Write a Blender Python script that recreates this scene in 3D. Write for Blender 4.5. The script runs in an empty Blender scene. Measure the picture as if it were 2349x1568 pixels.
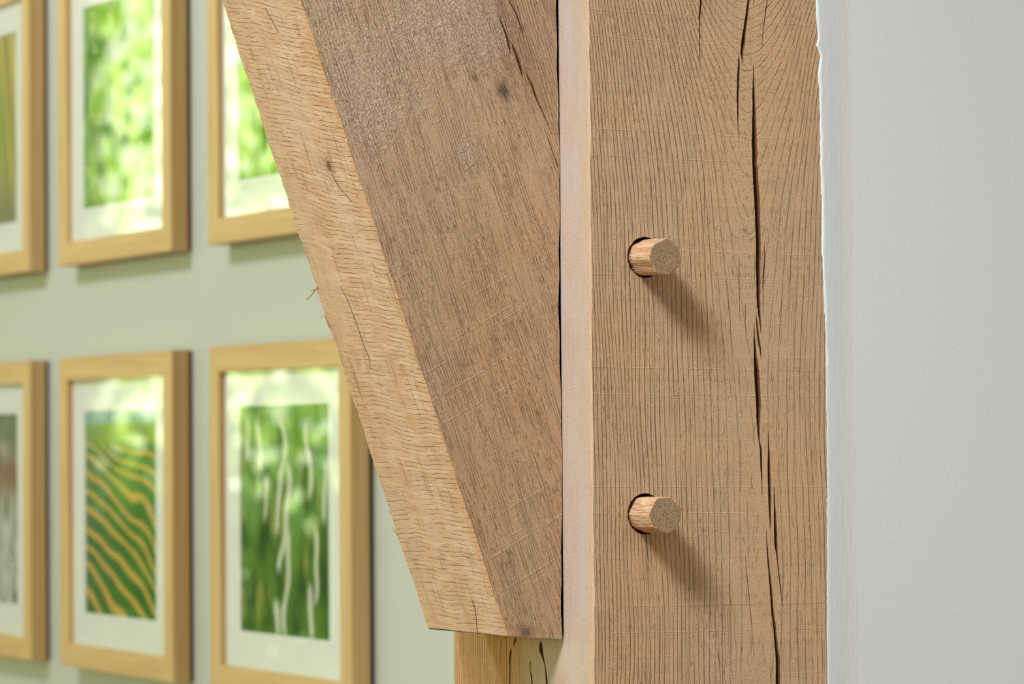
import bpy, bmesh, math, random
from mathutils import Vector, Matrix
random.seed(7)
scn = bpy.context.scene
COL = scn.collection
W, H = 2349, 1568

# ------------------------------------------------------------------ camera
F_PX = 7764.5
YAW, PITCH, ROLL = math.radians(27.637), math.radians(1.693), math.radians(-0.45)
CAM = Vector((-1.0655, -1.9247, 1.55))
_f = Vector((math.sin(YAW)*math.cos(PITCH), math.cos(YAW)*math.cos(PITCH), math.sin(PITCH)))
_r = Vector((math.cos(YAW), -math.sin(YAW), 0))
_u = _r.cross(_f)
_c, _s = math.cos(ROLL), math.sin(ROLL)
RT, UP = _c*_r + _s*_u, _c*_u - _s*_r
cd = bpy.data.cameras.new('camera')
cam = bpy.data.objects.new('camera', cd); COL.objects.link(cam)
cam.matrix_world = Matrix(((RT.x, UP.x, -_f.x, CAM.x), (RT.y, UP.y, -_f.y, CAM.y), (RT.z, UP.z, -_f.z, CAM.z), (0, 0, 0, 1)))
cd.sensor_width = 36; cd.lens = F_PX/W*36
cd.clip_start = .05
cd.dof.use_dof = True; cd.dof.focus_distance = 2.17; cd.dof.aperture_fstop = 13.5
scn.camera = cam

def ray(px, py):
    return RT*((px - W/2)/F_PX) - UP*((py - H/2)/F_PX) + _f
def on_y(px, py, y):
    d = ray(px, py); return CAM + d*((y - CAM.y)/d.y)
def on_x(px, py, x):
    d = ray(px, py); return CAM + d*((x - CAM.x)/d.x)

# ------------------------------------------------------------------ colour management
vs = scn.view_settings
scn.display_settings.display_device = 'sRGB'
vs.view_transform = 'Standard'; vs.look = 'None'; vs.exposure = 0.0; vs.gamma = 1.0; vs.use_curve_mapping = False
scn.cycles.use_denoising = True
scn.cycles.denoising_prefilter = 'ACCURATE'
scn.cycles.max_bounces = 8
scn.cycles.sample_clamp_indirect = 8

# ------------------------------------------------------------------ node expressions
class S:
    def __init__(s, nt, k): s.nt, s.k = nt, k
    def _m(s, op, *a, clamp=False):
        n = s.nt.nodes.new('ShaderNodeMath'); n.operation = op; n.use_clamp = clamp
        for i, v in enumerate((s,) + a): setin(s.nt, n.inputs[i], v)
        return S(s.nt, n.outputs[0])
    def __add__(s, o): return s._m('ADD', o)
    __radd__ = __add__
    def __mul__(s, o): return s._m('MULTIPLY', o)
    __rmul__ = __mul__
    def __sub__(s, o): return s._m('SUBTRACT', o)
    def __rsub__(s, o): return (s*-1) + o
    def __truediv__(s, o): return s._m('DIVIDE', o)
    def __neg__(s): return s*-1
    def fract(s): return s._m('FRACT')
    def floor(s): return s._m('FLOOR')
    def abs(s): return s._m('ABSOLUTE')
    def sqrt(s): return s._m('SQRT')
    def exp(s): return s._m('EXPONENT')
    def sin(s): return s._m('SINE')
    def max(s, o): return s._m('MAXIMUM', o)
    def min(s, o): return s._m('MINIMUM', o)
    def pow(s, o): return s._m('POWER', o)
    def clamp(s): return s._m('ADD', 0.0, clamp=True)
def setin(nt, inp, v):
    if isinstance(v, S): nt.links.new(v.k, inp)
    elif inp.type == 'RGBA' and len(v) == 3: inp.default_value = (*v, 1)
    else: inp.default_value = v
class G:
    """a node tree with short helpers"""
    def __init__(g, nt): g.nt = nt; nt.nodes.clear()
    def new(g, t): return g.nt.nodes.new(t)
    def xyz(g, kind='Object', mm=True):
        t = g.new('ShaderNodeTexCoord'); p = g.new('ShaderNodeSeparateXYZ')
        g.nt.links.new(t.outputs[kind], p.inputs[0])
        o = [S(g.nt, p.outputs[i]) for i in range(3)]
        return [q*1000.0 for q in o] if mm else o
    def comb(g, x, y=0.0, z=0.0):
        n = g.new('ShaderNodeCombineXYZ')
        for i, v in enumerate((x, y, z)): setin(g.nt, n.inputs[i], v)
        return S(g.nt, n.outputs[0])
    def noise(g, x, y=0.0, z=0.0, detail=1.0, rough=.5, dist=0.0):
        n = g.new('ShaderNodeTexNoise'); n.inputs['Scale'].default_value = 1
        n.inputs['Detail'].default_value = detail; n.inputs['Roughness'].default_value = rough
        n.inputs['Distortion'].default_value = dist
        setin(g.nt, n.inputs['Vector'], g.comb(x, y, z))
        return S(g.nt, n.outputs['Fac'])
    def vor(g, x, y=0.0, z=0.0, rnd=1.0):
        n = g.new('ShaderNodeTexVoronoi'); n.inputs['Scale'].default_value = 1
        n.inputs['Randomness'].default_value = rnd
        setin(g.nt, n.inputs['Vector'], g.comb(x, y, z))
        return S(g.nt, n.outputs['Distance'])
    def sm(g, v, a, b, lo=0.0, hi=1.0):
        n = g.new('ShaderNodeMapRange'); n.interpolation_type = 'SMOOTHSTEP'
        for i, q in enumerate((v, a, b, lo, hi)): setin(g.nt, n.inputs[i], q)
        return S(g.nt, n.outputs[0])
    def mix(g, f, a, b):
        n = g.new('ShaderNodeMix'); n.data_type = 'RGBA'
        setin(g.nt, n.inputs[0], f); setin(g.nt, n.inputs[6], a); setin(g.nt, n.inputs[7], b)
        return S(g.nt, n.outputs[2])
    def scale(g, c, f):
        n = g.new('ShaderNodeVectorMath'); n.operation = 'SCALE'
        setin(g.nt, n.inputs[0], c); setin(g.nt, n.inputs[3], f)
        return S(g.nt, n.outputs[0])
    def addc(g, a, b):
        n = g.new('ShaderNodeVectorMath'); n.operation = 'ADD'
        setin(g.nt, n.inputs[0], a); setin(g.nt, n.inputs[1], b)
        return S(g.nt, n.outputs[0])
    def gauss(g, dx, dy, a, b): return ((dx*(1/a))*(dx*(1/a)) + (dy*(1/b))*(dy*(1/b)))._m('MULTIPLY', -1.0).exp()
    def surface(g, color, rough=.7, height=None, dist=.0004, spec=.3, strength=1.0):
        b = g.new('ShaderNodeBsdfPrincipled'); o = g.new('ShaderNodeOutputMaterial')
        setin(g.nt, b.inputs['Base Color'], color); setin(g.nt, b.inputs['Roughness'], rough)
        b.inputs['Specular IOR Level'].default_value = spec
        if height is not None:
            k = g.new('ShaderNodeBump'); k.inputs['Strength'].default_value = strength
            k.inputs['Distance'].default_value = dist
            setin(g.nt, k.inputs['Height'], height)
            g.nt.links.new(k.outputs[0], b.inputs['Normal'])
        g.nt.links.new(b.outputs[0], o.inputs[0])
def material(name):
    m = bpy.data.materials.new(name); m.use_nodes = True
    return m, G(m.node_tree)
def lin(r, g, b):
    f = lambda c: (c/255/12.92) if c/255 <= .04045 else ((c/255 + .055)/1.055)**2.4
    return (f(r), f(g), f(b))

# ------------------------------------------------------------------ sky and garden outside (world)
w = bpy.data.worlds.new('garden_light'); scn.world = w; w.use_nodes = True
g = G(w.node_tree)
dx, dy, dz = g.xyz('Generated', mm=False)
az = (-dx)._m('ARCTAN2', dy)*57.2958                    # degrees from +Y towards -X
el = dz._m('ARCSINE')*57.2958
n1 = g.noise(az*3.1, el*2.2, 3.0, detail=3, rough=.6)
n2 = g.noise(az*3.4 + 31.0, el*2.4, 0.0, detail=2, rough=.5)
n3 = g.noise(az*.35 + 7.0, el*.3, 0.0, detail=1)
leaf = g.mix(g.sm(n1, .33, .68), (.10, .36, .012), (.95, 1.55, .12))
leaf = g.mix(g.sm(n1, .28, .42), (.03, .11, .008), leaf)
lowness = g.sm(el, -2.2, 1.3)                            # thicker, darker planting low down
glow = g.sm(n2 + (n3 - .5)*.35 + lowness*.22, .66, .78)
leaf = g.scale(leaf, g.sm(lowness, 0.0, 1.0, .2, 1.3))
glint = g.mix(g.sm(n1, .35, .62), (4.6, 5.0, 3.6), (3.4, 4.6, 1.2))
garden = g.mix(glow, leaf, glint)
grass = g.mix(g.noise(az*.8, el*1.5, 5.0, detail=2), (.60, .58, .34), (.95, .88, .56))
sky = g.mix(g.sm(el, 8.0, 45.0), (.55, .60, .60), (.45, .55, .62))
out = g.mix(g.sm(el + (n3 - .5)*6.0, 9.0, 14.0), garden, sky)
out = g.mix(g.sm(el, -5.5, -9.0), out, grass)
inside = g.mix(g.sm(el, -25.0, 30.0), (.335, .275, .215), (.48, .47, .435))
inside = g.scale(inside, g.sm(az, -40.0, -5.0)*g.sm(az, 30.0, 20.0)*-.7 + 1.0)
gate = g.sm(az, 20.3, 21.2)*g.sm(az, 112.0, 100.0)*g.sm(el, 50.0, 42.0)*g.sm(el, -38.0, -32.0)
bgc = g.mix(gate, inside, out)
bg = g.new('ShaderNodeBackground'); wo = g.new('ShaderNodeOutputWorld')
setin(g.nt, bg.inputs[0], bgc); bg.inputs[1].default_value = 1.0
g.nt.links.new(bg.outputs[0], wo.inputs[0])

# ------------------------------------------------------------------ daylight: roof windows of room and gallery
def area(name, loc, target, size, power, color, spread=180):
    l = bpy.data.lights.new(name, 'AREA'); l.shape = 'SQUARE'; l.size = size; l.energy = power; l.color = color; l.spread = math.radians(spread)
    o = bpy.data.objects.new(name, l); COL.objects.link(o); o.location = loc
    o.rotation_euler = (Vector(target) - Vector(loc)).to_track_quat('-Z', 'Y').to_euler()
    return o
area('roof_window_daylight', (-1.82, -1.17, 3.68), (.05, 0, 1.62), .74, 5.0, (.85, .93, 1.0), 34)
area('gallery_roof_window_daylight', (-1.4, 1.72, 3.4), (.42, 1.9, 1.6), .45, 32, (.95, .98, .98))

# ------------------------------------------------------------------ mesh helpers
def link(name, bm, mats, parent=None, smooth=False):
    me = bpy.data.meshes.new(name)
    bm.normal_update(); bm.to_mesh(me); bm.free()
    for m in (mats if isinstance(mats, (list, tuple)) else [mats]): me.materials.append(m)
    if smooth:
        for p in me.polygons: p.use_smooth = True
    o = bpy.data.objects.new(name, me); COL.objects.link(o)
    if parent is not None: o.parent = parent
    return o
def tag(o, label, cat, group=None):
    o['label'] = label; o['category'] = cat
    if group: o['group'] = group
    return o
def structure(o): o['kind'] = 'structure'; return o
def box(bm, a, b, mi=0):
    v = [bm.verts.new((x, y, z)) for x in (a[0], b[0]) for y in (a[1], b[1]) for z in (a[2], b[2])]
    for q in ((0, 1, 3, 2), (4, 6, 7, 5), (0, 4, 5, 1), (2, 3, 7, 6), (0, 2, 6, 4), (1, 5, 7, 3)):
        bm.faces.new([v[i] for i in q]).material_index = mi
def crack_loop(rows, jit=.35):
    """rows of (y, left, right) in photo pixels -> closed pixel outline with a torn edge"""
    L, R = [], []
    for (y0, l0, r0), (y1, l1, r1) in zip(rows, rows[1:]):
        n = max(1, int((y1 - y0)/9))
        for i in range(n):
            t = i/n
            wd = (r0 - l0)*(1 - t) + (r1 - l1)*t
            j = min(jit, wd*.22)
            L.append((l0 + (l1 - l0)*t + random.uniform(-j, j), y0 + (y1 - y0)*t))
            R.append((r0 + (r1 - r0)*t + random.uniform(-j, j), y0 + (y1 - y0)*t))
    tip = (rows[-1][1]*.5 + rows[-1][2]*.5, rows[-1][0])
    L[0] = R[0] = (rows[0][1]*.5 + rows[0][2]*.5, rows[0][0])
    return L + [tip] + R[:0:-1]
def face_with_holes(bm, outer, holes, inward, mi_face, mi_hole):
    """fill the planar outline, leaving holes that run inward as real clefts; holes = (loop, depth, taper)"""
    edges = []
    def ring(pts):
        vs_ = [bm.verts.new(p) for p in pts]
        for i in range(len(vs_)): edges.append(bm.edges.new((vs_[i], vs_[(i + 1) % len(vs_)])))
        return vs_
    o = ring(outer); rings = [ring(h[0]) for h in holes]
    res = bmesh.ops.triangle_fill(bm, use_beauty=True, use_dissolve=False, edges=edges, normal=-inward)
    for e in res['geom']:
        if isinstance(e, bmesh.types.BMFace):
            e.material_index = mi_face
            e.normal_update()
            if e.normal.dot(inward) > 0: e.normal_flip()
    for (loop, depth, taper), rv in zip(holes, rings):
        c = sum((v.co for v in rv), Vector())/len(rv)
        deep = []
        n = len(rv)
        for i, v in enumerate(rv):
            opp = rv[(n - i) % n] if taper == 'cleft' else None
            mid = (v.co + opp.co)*.5 if opp is not None else None
            tgt = v.co.lerp(mid, .8) if mid is not None else v.co
            deep.append(bm.verts.new(tgt + inward*depth))
        for i in range(n):
            j = (i + 1) % n
            f_ = bm.faces.new((rv[i], rv[j], deep[j], deep[i])); f_.material_index = mi_hole
        bm.faces.new(deep).material_index = mi_hole
    return o

# ------------------------------------------------------------------ timber materials
def saw_lines(g, q, along, lo=.62, hi=.72):
    return g.sm(g.noise(along*.004, q*.55, 2.0), lo, hi)*g.sm(g.noise(along*.03, q*.2, 9.0), .35, .6)

# front of the post: rings of a slowly curving heart, cut flat
post_front, g = material('post_front_oak')
x, y, z = g.xyz()
zt = (1845.0 - z).max(-12.0)
xx = x - (121.0 + zt*.010)
dex = (zt*(-1/70.0)).exp()
d = 78.0 - dex*33.0
gr = (xx*xx + (d*dex*.47)*(d*dex*.47)).sqrt()/((xx*xx + d*d).sqrt()) + .06
R = (xx*xx + d*d).sqrt()
R = R + (gr*1.25)*(g.noise(x*.022, z*.006, 1.0)*9.0 + g.noise(x*.10, z*.014, 4.0)*1.3 + g.noise(x*.5, z*.10, 8.0, detail=2)*.42)
ph = R*(1/2.35)
tri = (ph.fract() - .5).abs()*2.0
st = g.noise(x*.16, z*.012, 3.0, detail=2)
llo = 1.0 - gr*.40
line = g.sm(tri, llo, llo + gr*.26)*g.sm(xx.abs(), 3.0, 30.0, .45, 1.0)*g.sm(st, .30, .56, .4, 1.0)
brk = g.sm(g.noise(x*.55, z*.05, 12.0, detail=2), .36, .50)
line = line*(brk*.5 + .5)
ph2 = R*(1/.92) + g.noise(x*.2, z*.03, 21.0)*2.0
line2 = g.sm((ph2.fract() - .5).abs()*2.0, .78, 1.0)*g.sm(g.noise(x*.4, z*.018, 30.0), .46, .62)
pores = g.sm(g.noise(x*2.1, z*.16, 6.0, detail=1), .60, .70)*g.sm(g.noise(x*.06, z*.02, 2.0), .35, .6)
weave = g.noise(x*.25, z*2.6, 15.0, detail=1)
speck = g.noise(x*1.6, z*1.5, 1.0, detail=2, rough=.75)
big = g.noise(x*.014, z*.007, 40.0, detail=2)
zs = (z + (x - 100.0)*.012 - on_y(1650, 578, 0).z*1000)
per = (on_y(1650, 310, 0).z - on_y(1650, 578, 0).z)*1000
saw = 0.0
for off, amp in ((0, 1.0), (-17.4, .8), (-19.0, .45), (8.5, .3), (31.0, .35), (-33.0, .3)):
    f_ = ((zs - off)*(1/per) + .5).fract() - .5
    saw = g.sm((f_*per).abs(), .46, .08)*(amp*g.sm(g.noise(x*.035, z*.02, 50.0 + off), .36, .58)) + saw
band = g.noise(x*.008, (zs)*.16, 60.0, detail=2)
c = g.mix(g.sm(big, .3, .7), lin(213, 169, 124), lin(202, 169, 134))
c = g.mix(g.sm(band, .42, .66, 0.0, .5), c, lin(190, 162, 128))
c = g.mix(g.sm(speck, .52, .30)*.45, c, lin(150, 106, 66))
c = g.mix(g.sm(speck, .42, .70, 0.0, .6), c, lin(230, 194, 152))
c = g.mix(g.sm(weave, .45, .75, 0.0, .3), c, lin(218, 190, 154))
c = g.mix(pores*.40, c, lin(110, 70, 40))
c = g.mix(line2*.50, c, lin(120, 80, 50))
c = g.mix(line*.60, c, lin(112, 66, 34))
c = g.mix((saw*.34).clamp(), c, lin(214, 190, 158))
hgt = speck*.8 + weave*.5 - line*1.1 - line2*.7 - pores*.7 + saw*.5
g.surface(c, .82, hgt, .00045)

# left face of the post: planed smoother in front, ring-grained towards the back
post_side, g = material('post_side_oak')
x, y, z = g.xyz()
deep = g.sm(y, 60.0, 125.0)
ry = y + g.noise(y*.03, z*.006, 1.0)*9.0 + g.noise(y*.2, z*.02, 4.0)*1.2
tri = ((ry*(1/3.4)).fract() - .5).abs()*2.0
line = g.sm(tri, .55, .95)*g.sm(g.noise(y*.2, z*.02, 5.0, detail=2), .34, .6)*deep
streak = g.noise(y*1.1, z*.03, 8.0, detail=2)
weave = g.noise(y*.12, z*1.6, 3.0, detail=2)
speck = g.noise(y*1.0, z*1.5, 9.0, detail=2, rough=.75)
blot = g.noise(y*.05, z*.016, 12.0, detail=2)
pores = g.sm(g.noise(y*1.8, z*.22, 33.0), .66, .74)
edge = g.sm(y, 12.0, 0.0)
kn = g.gauss(y - 46.0, z - 1388.0, 12.0, 11.0)
c = g.mix(g.sm(blot, .3, .7), lin(198, 170, 150), lin(198, 177, 166))
c = g.mix(edge*.55, c, lin(212, 168, 122))
c = g.mix(deep*.92, c, lin(202, 146, 84))
c = g.mix(g.sm(streak, .45, .7, 0.0, .35), c, lin(178, 138, 110))
c = g.mix(g.sm(weave, .5, .72, 0.0, .35), c, lin(222, 202, 188))
c = g.mix(g.sm(speck, .5, .85, 0.0, .4), c, lin(228, 208, 192))
c = g.mix(pores*.35, c, lin(140, 95, 65))
c = g.mix(kn*.25, c, lin(150, 110, 60))
c = g.mix(line*.72, c, lin(112, 70, 34))
g.surface(c, .8, speck*.6 + streak*.5 + weave*.4 - line*.8, .0004)

cleft, g = material('cleft_oak')
x, y, z = g.xyz()
n = g.noise(x*.5, y*.5, z*.05, detail=2)
g.surface(g.mix(n, lin(92, 54, 30), lin(142, 90, 54)), .9, n, .0005)

# brace: its own length axis, grain running along it
AX = Vector((.145, 0, -.4086)).normalized()
AN = Vector((-AX.z, 0, AX.x))                                 # across the front face, to the right
def brace_uv(g):
    x, y, z = g.xyz()
    z0 = z - 1423.6; x0 = x + 42.1
    return x0*AX.x + z0*AX.z, x0*AN.x + z0*AN.z, x, y, z        # u along (down +), v across (right +)
def brace_mm(px, py):
    p = on_y(px, py, .039)*1000 - Vector((-42.1, 39, 1423.6))
    return p.dot(AX), p.dot(AN)
brace_front, g = material('brace_front_oak')
u, v, x, y, z = brace_uv(g)
ku, kv = brace_mm(1157, 210)
k2u, k2v = brace_mm(1090, 178)
knot = g.gauss(u - ku, v - kv, 7.0, 4.5)
knotw = g.gauss(u - ku, v - kv, 30.0, 16.0)
vv = v + (v - kv)*knotw*.35 + g.noise(v*.02, u*.006, 1.0)*10.0 + g.noise(v*.12, u*.02, 4.0)*2.2 + g.noise(v*.6, u*.14, 6.0)*.5
tri = ((vv*(1/2.0)).fract() - .5).abs()*2.0
line = g.sm(tri, .55, .95)*g.sm(g.noise(v*.2, u*.02, 7.0, detail=2), .40, .62)
dash = g.sm(g.noise(v*2.2, u*.15, 11.0, detail=1), .60, .68)*g.sm(g.noise(v*.05, u*.014, 3.0), .30, .62)
dash2 = g.sm(g.noise(v*1.9, u*.035, 23.0, detail=2), .58, .70)
def patch(px, py, a, b):
    pu, pv = brace_mm(px, py); return g.gauss(u - pu, v - pv, a, b)
fuzz = (patch(985, 70, 30, 34) + patch(1120, 90, 30, 26) + patch(840, 200, 34, 30) + patch(860, 300, 20, 24)*.8 + patch(760, 30, 60, 24)*.9
        + patch(1075, 357, 9, 7)*1.7 + patch(1060, 330, 16, 5)*.5 + patch(975, 245, 16, 12)*.6 + patch(1000, 20, 30, 30)*.6)
fn = g.noise(v*.28, u*.2, 44.0, detail=3, rough=.65)
fuzz = g.sm(fuzz + (fn - .5)*2.4, .35, 1.35)
grit = g.noise(v*.75, u*.5, 17.0, detail=3, rough=.65)
speck = g.noise(v*1.6, u*1.5, 9.0, detail=2, rough=.75)
q = x*(-.46) + z*.888
aq = x*.888 + z*.46
saw = g.sm(g.noise(aq*.004, q*.42, 2.0), .66, .73)*g.sm(g.noise(aq*.03, q*.1, 9.0), .42, .60)*g.sm(u, -330.0, -220.0)
cross = g.noise(aq*.2, q*1.5, 5.0, detail=1)
big = g.noise(v*.02, u*.009, 20.0, detail=2)
# figure beside the long split, right-hand side
ru, rv = brace_mm(1235, 130)
side = g.sm(v, rv - 12.0, rv + 8.0)*g.sm(u, -240.0, -300.0)
sline = g.sm(((vv*(1/1.9)).fract() - .5).abs()*2.0, .5, .95)*side
darkp = patch(1165, 70, 40, 15) + patch(1225, 200, 30, 10)*.6
c = g.mix(g.sm(big, .3, .7), lin(199, 156, 115), lin(193, 160, 126))
c = g.mix(g.sm(u + (big - .5)*120.0, -230.0, -300.0, 0.0, .5), c, lin(204, 172, 142))
c = g.mix(g.sm(cross, .4, .7, 0.0, .3), c, lin(174, 132, 96))
c = g.mix(g.sm(speck, .52, .30)*.45, c, lin(132, 94, 62))
c = g.mix(g.sm(speck, .42, .72, 0.0, .6), c, lin(224, 188, 150))
c = g.mix(darkp.clamp()*.5, c, lin(140, 104, 72))
c = g.mix(line*.36, c, lin(112, 72, 46))
c = g.mix(sline*.45, c, lin(116, 78, 50))
c = g.mix(dash2*.26, c, lin(104, 66, 42))
c = g.mix(dash*.46, c, lin(84, 50, 30))
c = g.mix(fuzz*.52, c, g.mix(g.sm(grit, .38, .62), lin(160, 130, 102), lin(228, 208, 182)))
c = g.mix(saw*.32, c, lin(216, 194, 166))
c = g.mix(knot*.9, c, lin(92, 74, 58))
c = g.mix(g.gauss(u - k2u, v - k2v, 4.0, 2.6)*.6, c, lin(110, 82, 58))
nu, nv = brace_mm(1205, 1450)
c = g.mix(g.gauss(u - nu, v - nv, 5.0, 5.0)*.75, c, lin(88, 72, 60))
hgt = speck*.8 - dash*1.2 - dash2*.7 - line*.8 - sline*.7 + fuzz*(grit*1.5) + cross*.4 + saw*.6 - knot*1.5
g.surface(c, .85, hgt, .00050)

# brace underside: pale, with a rippled cross figure
brace_under, g = material('brace_underside_oak')
u, v, x, y, z = brace_uv(g)
yy = y - 39.0
uu = u + yy*.10*g.sm(u, 0.0, -430.0, .2, 2.2) + g.noise(yy*.02, u*.012, 2.0)*8.0 + g.noise(yy*.06, u*.05, 5.0)*1.6 + g.noise(yy*.3, u*.2, 6.0)*.5
tri = ((uu*(1/3.2)).fract() - .5).abs()*2.0
zone = g.sm(g.noise(yy*.035, u*.010, 14.0, detail=1) + (yy - 60.0)*-.0018, .32, .54)
rip = g.sm(tri, .66, 1.0)*g.sm(g.noise(yy*.065, u*.24, 8.0, detail=1), .37, .56)*(zone*.85 + .15)
rip2 = g.sm(g.noise(yy*.055, uu*.62, 18.0, detail=1), .58, .70)
shim = g.noise(yy*.03, uu*.17, 3.0, detail=2)
lng = g.sm(g.noise(yy*1.2, u*.014, 7.0, detail=2), .565, .66)*g.sm(g.noise(yy*.1, u*.05, 5.0, detail=2), .40, .62)
lng2 = g.noise(yy*1.1, u*.03, 27.0, detail=2)
speck = g.noise(yy*1.0, u*1.5, 9.0, detail=2, rough=.75)
big = g.noise(yy*.03, u*.009, 20.0, detail=2)
def under_mm(px, py):
    for k in range(60):                       # meet the sloping underside plane along the view ray
        yk = .039 + .117*k/59
        p = on_y(px, py, yk)*1000
        if (p - Vector((-42.1, 39, 1423.6))).dot(AN) > 0: break
    q_ = p - Vector((-42.1, 39, 1423.6)); return q_.dot(AX), yk*1000 - 39
ku, ky = under_mm(755, 381)
kn = g.gauss(u - ku, yy - ky, 6.5, 6.0)
kr = ((u - ku)*(u - ku)*.55 + (yy - ky)*(yy - ky)).sqrt()
kring = g.sm(((kr*.45).fract() - .5).abs()*2.0, .4, .9)*kn
frontedge = g.sm(yy, 10.0, 0.0)
c = g.mix(g.sm(big, .3, .7), lin(209, 163, 128), lin(211, 174, 147))
c = g.mix(g.sm(shim, .45, .62, 0.0, .6), c, lin(228, 194, 164))
c = g.mix(g.sm(yy, 78.0, 104.0, 0.0, .45), c, lin(202, 164, 130))
c = g.mix(frontedge*.5, c, lin(214, 160, 106))
c = g.mix(g.sm(lng2, .5, .75, 0.0, .4), c, lin(180, 128, 86))
c = g.mix(g.sm(speck, .5, .85, 0.0, .35), c, lin(232, 204, 170))
c = g.mix(rip2*.28, c, lin(158, 108, 66))
c = g.mix(rip*.68, c, lin(134, 84, 46))
c = g.mix(lng*.62, c, lin(118, 74, 46))
c = g.mix(kn*.45, c, lin(140, 98, 62))
c = g.mix(kring*.75, c, lin(70, 42, 26))
c = g.mix(g.gauss(u - ku, yy - ky, 3.2, 2.4)*.8, c, lin(62, 38, 24))
split = 0.0
for a, b in (((764, 400), (778, 425)), ((778, 425), (806, 462)), ((782, 658), (801, 692)), ((801, 692), (824, 753)), ((824, 753), (838, 795)), ((838, 795), (849, 818)), ((849, 818), (851, 846)), ((610, 20), (640, 75)),
             ((1083, 1375), (1092, 1400)), ((1092, 1400), (1097, 1450))):
    (u0, y0), (u1, y1) = under_mm(*a), under_mm(*b)
    line_y = (u - u0)*((y1 - y0)/(u1 - u0)) + y0 + (g.noise(u*.5, 2.0, 3.0) - .5)*.8
    split = g.sm((yy - line_y).abs(), .75, .25)*g.sm(u, u0 - .6, u0)*g.sm(u, u1 + .6, u1) + split
split = split.clamp()
c = g.mix(split*.85, c, lin(58, 36, 22))
g.surface(c, .8, speck*.5 - rip*.6 - rip2*.3 - lng*.7 - split*2.0 + lng2*.3, .00026)

peg_side, g = material('peg_side_oak')
x, y, z = g.xyz()
n = g.noise(x*1.0, y*.03, z*1.0, detail=3, rough=.65)
p = g.sm(g.noise(x*1.6, y*.09, z*1.6, 3.0), .6, .7)
c = g.mix(g.sm(n, .34, .66), lin(186, 136, 98), lin(224, 186, 150))
c = g.mix(p*.5, c, lin(110, 72, 48))
g.surface(c, .75, n*1.5 - p, .0004)
peg_end, g = material('peg_end_grain')
x, y, z = g.xyz()
n = g.noise(x*1.5, y*.2, z*1.5, detail=2, rough=.7)
vd = g.vor(x*1.25 + z*.35, 0.0, z*1.0, 1.0)
dots = g.sm(vd, .30, .12)
c = g.mix(g.sm(n, .3, .7), lin(146, 116, 84), lin(186, 156, 120))
c = g.mix(dots*.75, c, lin(84, 60, 42))
g.surface(c, .9, n*1.2 - dots*2.0, .0005)

# ------------------------------------------------------------------ the setting
def plaster(name, a, b, hue=None):
    m, g = material(name)
    x, y, z = g.xyz()
    n = g.noise(x*.30, y*.30, z*.30, detail=3, rough=.6)
    n2 = g.noise(x*.004, y*.004, z*.003, detail=1)
    g.surface(g.mix(n2, a, b), .62, n*1.0, .00013, .3)
    return m
wall_paint = plaster('wall_paint', lin(221, 223, 219), lin(223, 225, 220))
gallery_paint = plaster('gallery_paint', lin(195, 197, 191), lin(197, 199, 193))
brush_paint, g = material('brushed_edge_paint')
x, y, z = g.xyz()
n = g.noise(x*.8, 3.0, z*.012, detail=2); n2 = g.noise(x*.3, 5.0, z*.06, detail=2)
nick = g.sm(g.noise(x*.35, 4.0, z*.2, detail=1), .74, .78)*g.sm(x, 192.0, 182.0)
c = g.mix(n2, lin(215, 219, 217), lin(217, 221, 218))
c = g.mix(g.sm(n, .60, .72, 0.0, .4), c, lin(226, 233, 230))
c = g.mix(g.sm(x, 187.0, 204.0), c, lin(223, 221, 217))
c = g.mix(nick*.6, c, lin(110, 100, 84))
g.surface(c, .5, n*.6 + n2, .0002, .35)
lip_paint, g = material('lip_paint')
g.surface(lin(232, 236, 238), .5, None)

floor_mat, g = material('oak_floor')
x, y, z = g.xyz()
row = (x*(1/140.0)).floor()
n = g.noise(x*.05, y*.004, row*7.0, detail=3)
gap = g.sm(((x*(1/140.0)).fract() - .5).abs(), .485, .497)
c = g.mix(n, lin(176, 132, 86), lin(206, 166, 116))
c = g.mix(gap, c, lin(70, 50, 34))
g.surface(c, .45, -gap, .002)
bm = bmesh.new(); box(bm, (-2.6, -3.4, -.05), (2.3, 5.2, 0)); structure(link('floor', bm, floor_mat))

# plaster wall to the right of the post, its painted edge feathered up onto the oak
edge_px = [(-400, 1866), (-120, 1868), (0, 1873), (40, 1873), (60, 1876), (88, 1878), (102, 1874), (116, 1879), (128, 1882), (150, 1880), (170, 1878), (200, 1881), (250, 1882),
           (300, 1882.5), (318, 1883), (340, 1883), (430, 1885), (500, 1887), (580, 1887), (600, 1889), (650, 1890), (760, 1895), (850, 1896),
           (980, 1898), (1100, 1899), (1230, 1899), (1400, 1899), (1500, 1899), (1568, 1900), (1700, 1902), (2000, 1906)]
pts = []
for (ya, xa), (yb, xb) in zip(edge_px, edge_px[1:]):
    n = max(1, int((yb - ya)/7))
    for i in range(n):
        t = i/n
        pts.append((ya + (yb - ya)*t, xa + (xb - xa)*t + random.uniform(-.9, .9)))
lip = [on_y(px, py, -.0008) for py, px in pts]
lip = [Vector((lip[0].x, -.0008, 2.6))] + lip + [Vector((lip[-1].x, -.0008, 0))]
bm = bmesh.new()
cols = []
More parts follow.
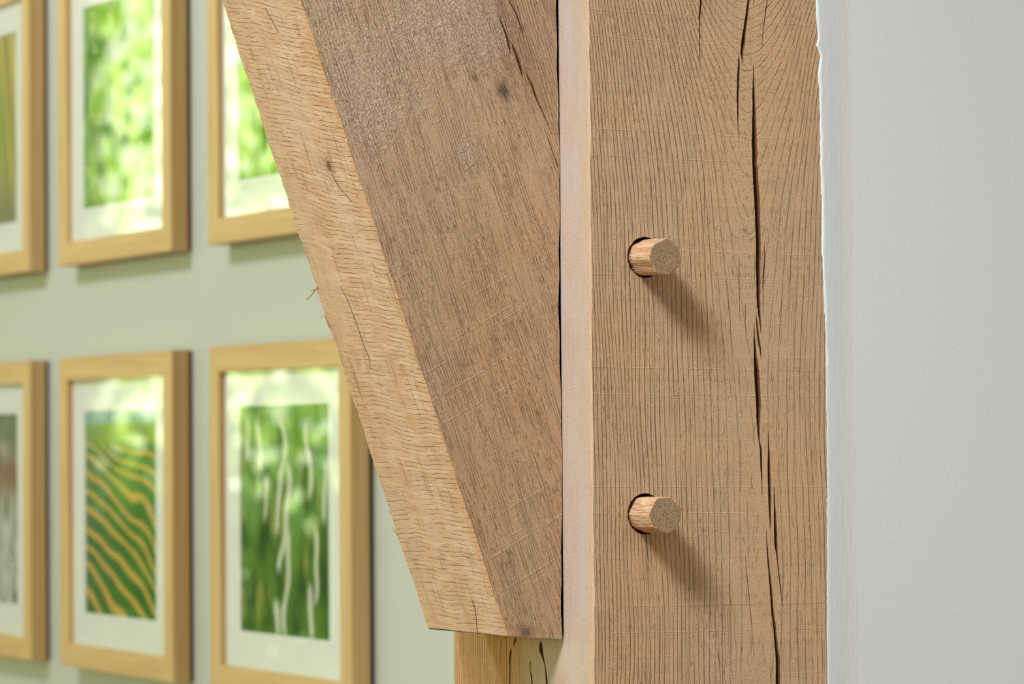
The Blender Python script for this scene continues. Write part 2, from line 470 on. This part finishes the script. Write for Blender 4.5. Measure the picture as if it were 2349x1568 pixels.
for i, p in enumerate(lip):
    lw = .0002 + .0011*max(0, math.sin(i*.37 + 1.1*math.sin(i*.11)))*random.uniform(.2, 1) if p.z > 1.6 else .0008*random.random() + .0003
    hl = .0003 + .0005*min(1, max(0, (p.z - 1.60)/.09))
    row = [(p.x + .0004, .0030), (p.x, -.0001), (p.x + .0002, -hl), (p.x + lw, -hl - .0001)]
    row = [bm.verts.new((a, b, p.z)) for a, b in row]
    for k in range(1, 13):
        t = k/12
        row.append(bm.verts.new((p.x + lw + (.2045 - p.x - lw)*t, -hl - .0001 + (.0004 + hl)*(t*t*(3 - 2*t)), p.z)))
    cols.append(row)
for a, b in zip(cols, cols[1:]):
    for k in range(len(a) - 1):
        f_ = bm.faces.new((a[k], b[k], b[k + 1], a[k + 1])); f_.material_index = 0 if k < 3 and a[0].co.z > 1.655 else 1
structure(link('trim_1', bm, [lip_paint, brush_paint], smooth=True))
bm = bmesh.new(); box(bm, (.2045, .0003, 0), (2.3, .15, 2.6)); structure(link('wall_right', bm, wall_paint))
WX = .446
bm = bmesh.new(); box(bm, (WX, .15, 0), (WX + .12, 5.2, 2.6)); structure(link('wall_back', bm, gallery_paint))

# ------------------------------------------------------------------ oak post
PW, PD, PH = .1835, .2014, 2.42
CH = .0011
front_cracks = [
    [(-160, 1722, 1732), (-60, 1716, 1726), (0, 1715, 1719.8), (40, 1709, 1716), (75, 1703.5, 1711), (100, 1700, 1709), (120, 1698.5, 1705), (140, 1702, 1704.2), (156, 1703, 1703.6)],
    [(122, 1695, 1695.8), (140, 1693.4, 1697), (170, 1691, 1696.7), (230, 1690, 1695), (270, 1691, 1694), (286, 1692.2, 1693.4), (300, 1694.6, 1695.8), (335, 1695.2, 1696)],
    [(138, 1729, 1729.8), (170, 1727, 1729.8), (215, 1726, 1731.6), (260, 1725.8, 1733.7), (300, 1725, 1735.5), (330, 1724.5, 1736), (347, 1725.4, 1738), (375, 1726, 1736), (400, 1726.8, 1739),
     (460, 1730, 1743), (500, 1732, 1743.7), (560, 1734, 1745.2), (620, 1734, 1744.5), (680, 1735.5, 1743.7), (712, 1738, 1744.5), (740, 1742, 1746), (768, 1746, 1747)],
    [(715, 1733, 1734), (740, 1734.5, 1738), (775, 1737.5, 1742), (800, 1742, 1746), (828, 1746.5, 1747.4)],
    [(742, 1729.4, 1730.2), (780, 1729, 1732.6), (820, 1729.4, 1736.5), (850, 1729.8, 1741.5), (880, 1731, 1743.7), (920, 1734, 1745.6), (960, 1735.5, 1744), (985, 1737, 1743), (1012, 1740, 1743.6), (1030, 1743, 1748),
     (1080, 1744.6, 1748.7), (1110, 1747, 1749), (1140, 1748.4, 1749)],
    [(980, 1761.4, 1762.2), (1020, 1761.6, 1764.8), (1080, 1760.7, 1767.4), (1130, 1761.8, 1769.3), (1170, 1763.7, 1769), (1200, 1766.2, 1768.2), (1218, 1768.6, 1769.2)],
    [(1110, 1775, 1775.8), (1160, 1775, 1778.7), (1210, 1775, 1782.4), (1250, 1776.8, 1784), (1272, 1780.4, 1783.8), (1300, 1784, 1786.6), (1340, 1788, 1790.6), (1392, 1796, 1796.7)],
    [(1212, 1757.8, 1758.6), (1250, 1758, 1760.7), (1300, 1761.8, 1765.6), (1350, 1765.6, 1771), (1400, 1769, 1775), (1430, 1773, 1779.4), (1480, 1776.8, 1784.4), (1510, 1779.4, 1789), (1568, 1779.4, 1789.5),
     (1700, 1782, 1792), (1780, 1786, 1787)],
    [(-90, 1610, 1611), (-30, 1606.5, 1612), (0, 1606, 1611), (15, 1605, 1609), (40, 1603, 1606.7), (70, 1603, 1605.2), (110, 1604.6, 1606), (165, 1605, 1605.6)],
    [(-60, 1766, 1767), (0, 1759, 1761.4), (20, 1756.4, 1758.6), (60, 1750.4, 1752.2), (115, 1746.6, 1747.4)],
    [(-20, 1729.4, 1730.6), (4, 1728.6, 1730.2), (20, 1727.8, 1728.4)],
    [(1222, 1482.6, 1483.8), (1260, 1484, 1485.6), (1310, 1488, 1488.8)],
    [(1270, 1709, 1709.6), (1336, 1714.6, 1716), (1422, 1722.6, 1724), (1512, 1730, 1730.6)],
    [(388, 1614.4, 1615), (440, 1615.2, 1616.6), (540, 1617.2, 1617.8)],
    [(548, 1753.5, 1754.2), (600, 1752.6, 1755.2), (650, 1749, 1752), (690, 1749.8, 1751), (730, 1751.6, 1752.2)],
    [(585, 1696, 1696.8), (640, 1694.6, 1696), (740, 1697.2, 1697.8)],
    [(1330, 1671.5, 1672.2), (1380, 1675, 1676.4), (1400, 1680, 1680.6)],
    [(1480, 1646, 1646.7), (1520, 1649.6, 1651), (1560, 1653, 1653.6)],
]
holes = [([on_y(px, py, 0) for px, py in crack_loop(r)], .028 if max(b - a for _, a, b in r) > 4 else .012, 'cleft') for r in front_cracks]
PEGS = [(1480, 590), (1480.5, 1178)]
HOLE_R = .0134
for px, py in PEGS:
    c = on_y(px, py, 0)
    holes.append(([Vector((c.x + (HOLE_R + random.uniform(-.00025, .00025))*math.cos(a), 0, c.z + (HOLE_R + random.uniform(-.00025, .00025))*math.sin(a)))
                   for a in [2*math.pi*i/56 for i in range(56)]], .07, 'straight'))
zs_ = [0, 1.2] + [1.2 + .006*i for i in range(1, 120)] + [PH]
def wob(zv, k): return .0005*math.sin(zv*61 + k) + .0003*math.sin(zv*190 + 2*k) + .00012*math.sin(zv*700 + k)
edge_f = [Vector((CH + wob(zv, 1)*.6, 0, zv)) for zv in zs_]
edge_l = [Vector((0, CH + wob(zv, 1)*.6, zv)) for zv in zs_]
bm = bmesh.new()
outer = edge_f + [Vector((PW, 0, PH)), Vector((PW, 0, 0))]
face_with_holes(bm, outer, holes, Vector((0, 1, 0)), 0, 2)
side_cracks = [
    [(1461, 1180.5, 1185), (1466, 1179, 1184), (1474, 1178, 1182), (1483, 1177, 1178)],
    [(1484, 1171, 1172), (1495, 1169, 1173.5), (1512, 1167.8, 1171.5), (1534, 1168.6, 1171), (1568, 1169, 1171), (1700, 1173, 1175), (1760, 1175, 1176)],
    [(1468, 1239, 1242), (1476, 1237.5, 1243.5), (1490, 1237, 1245), (1498, 1240, 1246), (1519, 1247.4, 1250), (1532, 1250, 1252.6), (1546, 1251, 1254.4), (1568, 1253, 1256.4), (1720, 1262, 1264), (1760, 1265, 1266)],
    [(1512, 1218, 1219), (1520, 1214.8, 1217), (1536, 1214.8, 1216.4), (1549, 1217.6, 1220.7), (1568, 1219, 1222.4), (1700, 1224, 1226), (1740, 1226, 1227)],
    [(1462, 1149, 1150.4), (1480, 1148, 1149.6), (1527, 1146.6, 1147.4)],
]
holes = [([on_x(px, py, 0) for px, py in crack_loop(r)], .016, 'cleft') for r in side_cracks]
holes.append(([Vector((0, a, b)) for a, b in ((.0401, 1.4228), (.1555, 1.4228), (.1555, 1.992), (.0401, 1.992))], .014, 'straight'))   # housing cut for the brace
outer = edge_l + [Vector((0, PD, PH)), Vector((0, PD, 0))]
face_with_holes(bm, outer, holes, Vector((1, 0, 0)), 1, 2)
for i in range(len(zs_) - 1):
    q = [bm.verts.new(p) for p in (edge_l[i], edge_l[i + 1], edge_f[i + 1], edge_f[i])]
    bm.faces.new(q).material_index = 1
for q in (((PW, 0, 0), (PW, PD, 0), (PW, PD, PH), (PW, 0, PH)), ((0, PD, 0), (0, PD, PH), (PW, PD, PH), (PW, PD, 0)),
          ((0, 0, PH), (PW, 0, PH), (PW, PD, PH), (0, PD, PH)), ((0, 0, 0), (0, PD, 0), (PW, PD, 0), (PW, 0, 0))):
    bm.faces.new([bm.verts.new(p) for p in q]).material_index = 1
bmesh.ops.remove_doubles(bm, verts=bm.verts, dist=1e-6)
tag(link('oak_post', bm, [post_front, post_side, cleft]), 'square sawn oak post with long drying cracks, standing against the pale plaster wall', 'post')

# ------------------------------------------------------------------ oak brace
GAP = .0015
YF, YB = .039, .156
P0 = Vector((-.0421, 0, 1.4236))
def jitter(s, k): return .00022*math.sin(s*110 + k) + .00014*math.sin(s*530 + 3*k) + random.uniform(-.00016, .00016)
nseg = 230; LEN = .98
fe, be = [], []
for i in range(nseg + 1):
    s_ = LEN*i/nseg
    b = P0 - AX*s_
    fe.append(Vector((b.x, YF, b.z)) + AN*jitter(s_, 1)*(1 if 0 < i < nseg else 0))
    be.append(Vector((b.x, YB, b.z - .0008)) + AN*jitter(s_, 4)*1.5*(1 if 0 < i < nseg else 0))
def gx(zv): return -GAP + .0007*math.sin(zv*33 + 1) + .0003*math.sin(zv*160)
right_z = [1.4201 + (1.99 - 1.4201)*i/110 for i in range(111)]
top = fe[-1]
far = Vector((top.x + .12, YF, top.z + .05))
def outline(yv, left):
    rt = [Vector((gx(zv) + random.uniform(-.00012, .00012), yv, zv - (.0 if yv == YF else .0008))) for zv in right_z]
    return left + [Vector((far.x, yv, far.z))] + rt[::-1]
of, ob = outline(YF, fe), outline(YB, be)
brace_cracks = [
    [(28, 1141, 1141.6), (46, 1145.6, 1148), (64, 1153, 1157), (78, 1157.5, 1163), (94, 1162.5, 1168.5), (112, 1167, 1171), (127, 1171, 1171.6)],
    [(45, 1157.4, 1158), (60, 1159.6, 1162), (72, 1163.4, 1164.2)],
    [(97, 1173, 1174), (108, 1175, 1179), (126, 1181.4, 1187), (144, 1187, 1193), (160, 1192.4, 1197.6), (180, 1198.6, 1199.4)],
    [(153, 1204, 1204.8), (177, 1209.5, 1212.4), (188, 1215.4, 1218.4), (206, 1221.6, 1226), (227, 1228.4, 1232.4), (243, 1237.2, 1240.4), (262, 1245.6, 1248), (279, 1253.4, 1254.8), (316, 1269.4, 1270)],
    [(287, 1245.6, 1246.3), (324, 1258.6, 1260.6), (356, 1269.4, 1271.4), (383, 1279.6, 1281.4), (389, 1281.2, 1282)],
    [(-70, 1150, 1151), (-30, 1158, 1162), (5, 1168.5, 1171), (32, 1182.6, 1185.6), (48, 1188, 1191.2), (64, 1194.6, 1197.4), (88, 1201.4, 1202)],
]
holes = [([on_y(px, py, YF) for px, py in crack_loop(r)], .022 if max(b - a for _, a, b in r) > 3 else .01, 'cleft') for r in brace_cracks]
bm = bmesh.new()
face_with_holes(bm, of, holes, Vector((0, 1, 0)), 0, 2)
face_with_holes(bm, ob, [], Vector((0, -1, 0)), 0, 2)
n = len(of)
for i in range(n):
    j = (i + 1) % n
    if i < nseg:                                   # underside: flat, only its two arrises are ragged
        flat = [[P0 - AX*(LEN*k/nseg) + Vector((0, yv, 0)) for yv in (YF + .0012, YB - .0018)] for k in (i, j)]
        rows = [(of[i], of[j]), (flat[0][0], flat[1][0]), (flat[0][1], flat[1][1]), (ob[i], ob[j])]
        for (a, b), (a2, b2) in zip(rows, rows[1:]):
            bm.faces.new([bm.verts.new(p) for p in (a, b, b2, a2)]).material_index = 1
    else:
        bm.faces.new([bm.verts.new(p) for p in (of[i], of[j], ob[j], ob[i])]).material_index = 0
bmesh.ops.remove_doubles(bm, verts=bm.verts, dist=1e-6)
bmesh.ops.recalc_face_normals(bm, faces=bm.faces)
brace = tag(link('oak_brace', bm, [brace_front, brace_under, cleft]), 'slanting sawn oak brace tenoned into the left side of the post', 'brace')
# splinters standing off its lower left arris
splinter_mat, g = material('splinter_oak')
x, y, z = g.xyz()
g.surface(g.mix(g.noise(x*.8, y*.8, z*.8, detail=2), lin(120, 84, 58), lin(206, 164, 124)), .8)
def splinter(pp, w0):
    pts_ = [on_y(a, b, YB - .002) for a, b in pp]
    bm = bmesh.new(); rings = []
    for i, p in enumerate(pts_):
        r_ = w0*(1 - .55*i/(len(pts_) - 1))
        d_ = (pts_[min(i + 1, len(pts_) - 1)] - pts_[max(i - 1, 0)]).normalized()
        a_ = d_.cross(Vector((0, 1, 0))).normalized(); b_ = d_.cross(a_)
        rings.append([bm.verts.new(p + a_*r_*math.cos(t) + b_*r_*.6*math.sin(t)) for t in (0, 1.57, 3.14, 4.71)])
    for a_, b_ in zip(rings, rings[1:]):
        for k in range(4): bm.faces.new((a_[k], a_[(k + 1) % 4], b_[(k + 1) % 4], b_[k]))
    bm.faces.new(rings[0]); bm.faces.new(rings[-1][::-1])
    o = link('splinter', bm, splinter_mat, brace); return o
splinter([(730, 656), (722, 666), (716, 674), (709, 682), (701, 688)], .00065)
splinter([(722, 664), (717, 664), (712, 668)], .0003)
splinter([(757, 752), (752, 741), (748, 731), (743, 720)], .0006)
splinter([(738, 731), (737, 727), (738, 722)], .0002)
splinter([(864, 1084), (861, 1090), (857, 1095), (855, 1102)], .0003)
splinter([(864, 1092), (860, 1093), (857, 1089)], .0002)
splinter([(912, 1228), (908, 1220), (904, 1216), (900, 1209)], .0004)
splinter([(897, 1176), (893, 1174), (890, 1168)], .0003)
splinter([(535, 74), (530, 62), (528, 50)], .0004)

# ------------------------------------------------------------------ pegs
def peg(px, py, tip_px, label, seed):
    rnd = random.Random(seed)
    c = on_y(px, py, 0)
    tip = on_y(tip_px[0], tip_px[1], -.0285)
    ax = (tip - c).normalized()
    a0 = Vector((1, 0, 0)); a0 = (a0 - ax*a0.dot(ax)).normalized(); b0 = ax.cross(a0)
    N = 44
    prof = [.0116 + .0004*math.cos(4*t + seed) + .00035*math.cos(7*t + 2*seed) + rnd.uniform(-.00012, .00012) for t in [2*math.pi*i/N for i in range(N)]]
    bm = bmesh.new(); rings = []
    off = Vector((.0003, 0, -.0004))
    for s_, k in ((-.058, .98), (-.01, 1.0), (.0, 1.0), (.012, 1.0), (.024, 1.0), ((tip - c).length - .0004, .998), ((tip - c).length, .965)):
        rings.append([bm.verts.new(c + off + ax*s_ + (a0*math.cos(2*math.pi*i/N) + b0*math.sin(2*math.pi*i/N))*prof[i]*k) for i in range(N)])
    for r0, r1 in zip(rings, rings[1:]):
        for i in range(N): bm.faces.new((r0[i], r0[(i + 1) % N], r1[(i + 1) % N], r1[i]))
    f_ = bm.faces.new(rings[-1]); f_.material_index = 1
    bm.faces.new(rings[0][::-1])
    bmesh.ops.recalc_face_normals(bm, faces=bm.faces)
    return tag(link('oak_peg', bm, [peg_side, peg_end]), label, 'peg', 'pegs in the oak post')
peg(*PEGS[0], (1525.5, 588), 'upper oak peg sticking out of its drilled hole in the post', 1)
peg(*PEGS[1], (1525.5, 1179), 'lower oak peg sticking out of its drilled hole in the post', 5)

# ------------------------------------------------------------------ framed pictures
def rail_mat(name, axis):
    m, g = material(name)
    x, y, z = g.xyz()
    a, b = (y, z) if axis == 'y' else (z, y)
    n = g.noise(a*.006, b*.25, x*.25, detail=3, rough=.6)
    n2 = g.noise(a*.002, b*.05, x*.05, detail=2, dist=.6)
    c = g.mix(g.sm(n, .3, .7), lin(210, 173, 116), lin(224, 190, 136))
    c = g.mix(g.sm(n2, .42, .62, 0.0, .4), c, lin(198, 150, 104))
    g.surface(c, .5, n, .0003, .3)
    return m
rail_h, rail_v = rail_mat('frame_oak_level', 'y'), rail_mat('frame_oak_upright', 'z')
mat_white, g = material('mount_board'); x, y, z = g.xyz()
g.surface(g.mix(g.noise(x*.3, y*.3, z*.3, detail=2), lin(236, 236, 232), lin(240, 240, 236)), .9)
board, g = material('shadow_gap_backing'); x, y, z = g.xyz()
g.surface(g.mix(g.noise(y*.2, z*.2, x), lin(34, 31, 27), lin(46, 42, 36)), .9)  # board coloured near-black so its rim draws the shadow gap behind the frame
glass, g = material('picture_glass')
ge = g.new('ShaderNodeNewGeometry'); dt = g.new('ShaderNodeVectorMath'); dt.operation = 'DOT_PRODUCT'
g.nt.links.new(ge.outputs['Normal'], dt.inputs[0]); g.nt.links.new(ge.outputs['Incoming'], dt.inputs[1])
fres = (1.0 - S(g.nt, dt.outputs['Value']).abs()).pow(5.0)*.74 + .03
tr = g.new('ShaderNodeBsdfTransparent'); gl = g.new('ShaderNodeBsdfGlossy'); gl.inputs['Roughness'].default_value = 0.0
gl.inputs['Color'].default_value = (1, 1, 1, 1); tr.inputs['Color'].default_value = (1, 1, 1, 1)
mx = g.new('ShaderNodeMixShader'); om = g.new('ShaderNodeOutputMaterial')
setin(g.nt, mx.inputs[0], fres); g.nt.links.new(tr.outputs[0], mx.inputs[1]); g.nt.links.new(gl.outputs[0], mx.inputs[2])
g.nt.links.new(mx.outputs[0], om.inputs[0])

FW, FH, BD, DP = .382, .389, .029, .022
PRW, PRH = .240, .252
def print_grass(g, s, t):
    k = s*9.0 + t*1.6
    n = g.noise(k*2.4, t*.7, 3.0, detail=3); n2 = g.noise(k*.8, t*.5, 7.0, detail=2)
    c = g.mix(g.sm(n, .32, .66), lin(124, 130, 56), lin(222, 200, 108))
    c = g.mix(g.sm(n2, .48, .66), c, lin(150, 172, 72))
    c = g.mix(g.sm(t, .35, .0, 0.0, .6), c, lin(88, 104, 92))
    return g.mix(g.sm(n, .62, .72), c, lin(214, 200, 150))
def print_leaves(g, s, t):
    n = g.noise(s*7.0, t*4.5, 3.0, detail=3); n2 = g.noise(s*14.0, t*8.0, 1.0, detail=2)
    c = g.mix(g.sm(n, .32, .66), lin(48, 104, 24), lin(142, 186, 62))
    return g.mix(g.sm(n2, .58, .7), c, lin(206, 222, 140))
def print_stems(g, s, t):
    n = g.noise(s*16.0, t*1.8, 5.0, detail=3); n2 = g.noise(s*5.0, t*3.0, 9.0, detail=2)
    c = g.mix(g.sm(n, .35, .65), lin(66, 120, 34), lin(160, 200, 80))
    return g.mix(g.sm(n2, .5, .7), c, lin(190, 214, 130))
def print_animal(g, s, t):
    n = g.noise(s*3.4 + t*1.0, t*2.2 - s*.8, 3.0, detail=3, dist=1.6); n2 = g.noise(s*9.0, t*6.0, 8.0, detail=3)
    c = g.mix(g.sm(n, .3, .7), lin(44, 46, 36), lin(206, 206, 194))
    warm = g.gauss(s - .85, t - .68, .35, .14)
    c = g.mix(warm*.9, c, g.mix(n2, lin(70, 66, 34), lin(176, 112, 48)))
    c = g.mix(g.sm(t, .78, .9), c, g.mix(n2, lin(84, 96, 70), lin(146, 154, 118)))
    k = ((s*1.1 - t*.7)*7.0 + n*4.0)
    return g.mix(g.sm((k.fract() - .5).abs()*2.0, .55, .95)*g.sm(t, .5, .3)*.8, c, lin(210, 212, 206))
def print_rows(g, s, t):
    # tea rows in wavy perspective: golden paths between dark green bushes
    warp = (g.noise(s*1.7, t*2.4, 2.0, detail=1) - .5)*.22 + (s*7.0 + t*5.0).sin()*.014
    h = t + s*(.42 - t*.24) + warp                  # paths fall to the right
    far = g.sm(t, .1, .95)
    ph = (.130 - h*.078).max(.012)._m('LOGARITHM', 2.71828)*(-1/.078)
    tri = (ph.fract() - .5).abs()*2.0
    row = g.sm(tri, .54, .80)
    n = g.noise(s*14.0, t*14.0, 6.0, detail=2)
    green = g.mix(n, lin(22, 78, 26), lin(66, 128, 48))
    green = g.mix(far*.6, green, lin(96, 136, 84))
    c = g.mix(row, green, g.mix(n, lin(196, 152, 62), lin(222, 184, 98)))
    c = g.mix(g.sm(t + warp*.3, .78, .90), c, g.mix(n, lin(112, 150, 70), lin(158, 176, 84)))
    return g.mix(g.sm(t, .925, .955), c, lin(138, 176, 176))
def print_roots(g, s, t):
    n = g.noise(s*6.0, t*3.0, 4.0, detail=3); n2 = g.noise(s*13.0, t*3.5, 9.0, detail=2)
    c = g.mix(g.sm(n, .32, .68), lin(20, 66, 16), lin(92, 136, 44))
    c = g.mix(g.sm(n2, .56, .7), c, lin(150, 150, 70))
    c = g.mix(g.sm(t, .35, .7, 0.0, .5)*g.sm(n, .4, .6), c, lin(126, 168, 120))
    def strand(s0, t0, t1, w_, bend, k):
        sc = s0 + (t*9.0 + k).sin()*bend + (t*23.0 + 2*k).sin()*bend*.35
        d_ = (s - sc).abs()
        return g.sm(d_, w_, w_*.45)*g.sm(t, t0 - .03, t0 + .04)*g.sm(t, t1 + .04, t1 - .03)
    for a in ((.45, .60, .92, .030, .05, .6), (.50, .28, .74, .034, .05, 2.2), (.52, .0, .44, .030, .03, 4.4), (.20, .72, .92, .030, .02, 1.0), (.10, .76, .95, .022, .02, 3.0), (.76, .60, .90, .030, .03, 2.0),
              (.82, .15, .46, .026, .04, 5.0), (.93, .50, .74, .024, .02, 1.6), (.30, .5, .68, .024, .02, .3), (.42, .0, .14, .034, .02, 3.2), (.77, .0, .22, .034, .02, .9), (.40, .44, .62, .03, .03, 2.9)):
        c = g.mix(strand(*a)*.85, c, lin(226, 224, 208))
    return c
def print_mat(fn, name):
    m, g = material(name)
    x, y, z = g.xyz()
    s = y*(-1/(PRW*1000)) + .5; t = z*(1/(PRH*1000)) + .5
    g.surface(fn(g, s, t), .55, None, spec=.25)
    return m
def picture(yc, zc, fn, what, label):
    root = bpy.data.objects.new('framed_picture', None); COL.objects.link(root)
    root.location = (WX - .004 - DP, yc, zc); root.empty_display_size = .1
    tag(root, label, 'picture', 'framed pictures on the gallery wall')
    hw, hh = FW/2, FH/2; iw, ih = hw - BD, hh - BD
    e = .0008
    for k in range(4):
        if k == 0: O = [(-hw, hh), (hw, hh)]; I = [(-iw, ih), (iw, ih)]
        if k == 1: O = [(-hw, -hh), (hw, -hh)]; I = [(-iw, -ih), (iw, -ih)]
        if k == 2: O = [(-hw, -hh), (-hw, hh)]; I = [(-iw, -ih), (-iw, ih)]
        if k == 3: O = [(hw, -hh), (hw, hh)]; I = [(iw, -ih), (iw, ih)]
        bm = bmesh.new(); vs_ = []
        for px in (0, DP):
            for q in (O[0], O[1], I[1], I[0]): vs_.append(bm.verts.new((px, q[0], q[1])))
        for q in ((0, 1, 2, 3), (7, 6, 5, 4), (0, 4, 5, 1), (2, 6, 7, 3), (1, 5, 6, 2), (3, 7, 4, 0)): bm.faces.new([vs_[i] for i in q])
        bmesh.ops.recalc_face_normals(bm, faces=bm.faces)
        bmesh.ops.bevel(bm, geom=[ed for ed in bm.edges if (ed.calc_length() > .1)], offset=.0009, segments=2, affect='EDGES', profile=.5)
        link('frame_rail', bm, rail_h if k < 2 else rail_v, root)
    bm = bmesh.new(); box(bm, (DP, -hw + .0008, -hh + .0008), (DP + .004, hw - .0008, hh - .0008)); link('backing_board', bm, board, root)
    bm = bmesh.new()
    a, b = PRW/2, PRH/2
    mo = [(-iw, -ih), (iw, -ih), (iw, ih), (-iw, ih)]; mi_ = [(-a, -b), (a, -b), (a, b), (-a, b)]
    x0, x1 = .0072, .0088
    v0 = [bm.verts.new((x0, *q)) for q in mo]; v1 = [bm.verts.new((x0, *q)) for q in mi_]
    v2 = [bm.verts.new((x1, q[0]*.994, q[1]*.994)) for q in mi_]; v3 = [bm.verts.new((x1, *q)) for q in mo]
    for A, B in ((v0, v1), (v1, v2), (v2, v3), (v3, v0)):
        for i in range(4): bm.faces.new((A[i], A[(i + 1) % 4], B[(i + 1) % 4], B[i]))
    bmesh.ops.recalc_face_normals(bm, faces=bm.faces)
    link('mount', bm, mat_white, root)
    bm = bmesh.new(); box(bm, (.0089, -a - .01, -b - .01), (.0094, a + .01, b + .01))
    link('print', bm, print_mat(fn, 'print_' + what), root)
    bm = bmesh.new(); box(bm, (.0050, -iw, -ih), (.0068, iw, ih)); link('glass', bm, glass, root)
    return root
ZU, ZL = 1.7777 + FH/2, 1.4665
picture(2.455, ZU, print_grass, 'grass', 'upper oak-framed picture of golden green grass stalks, cut by the photo edge')
picture(1.963, ZU, print_leaves, 'leaves', 'upper oak-framed picture wholly covered by bright leaf reflections, second column from the left')
picture(1.468, ZU, print_stems, 'stems', 'upper oak-framed picture partly hidden behind the slanting brace, green print in a white mount')
picture(2.455, ZL, print_animal, 'driftwood', 'lower oak-framed picture of grey and rusty swirling shapes, cut by the photo edge')
picture(1.963, ZL, print_rows, 'rows', 'lower oak-framed picture of wavy golden paths between green crop rows')
picture(1.468, ZL, print_roots, 'roots', 'lower oak-framed picture of pale hanging strands before dark green foliage')
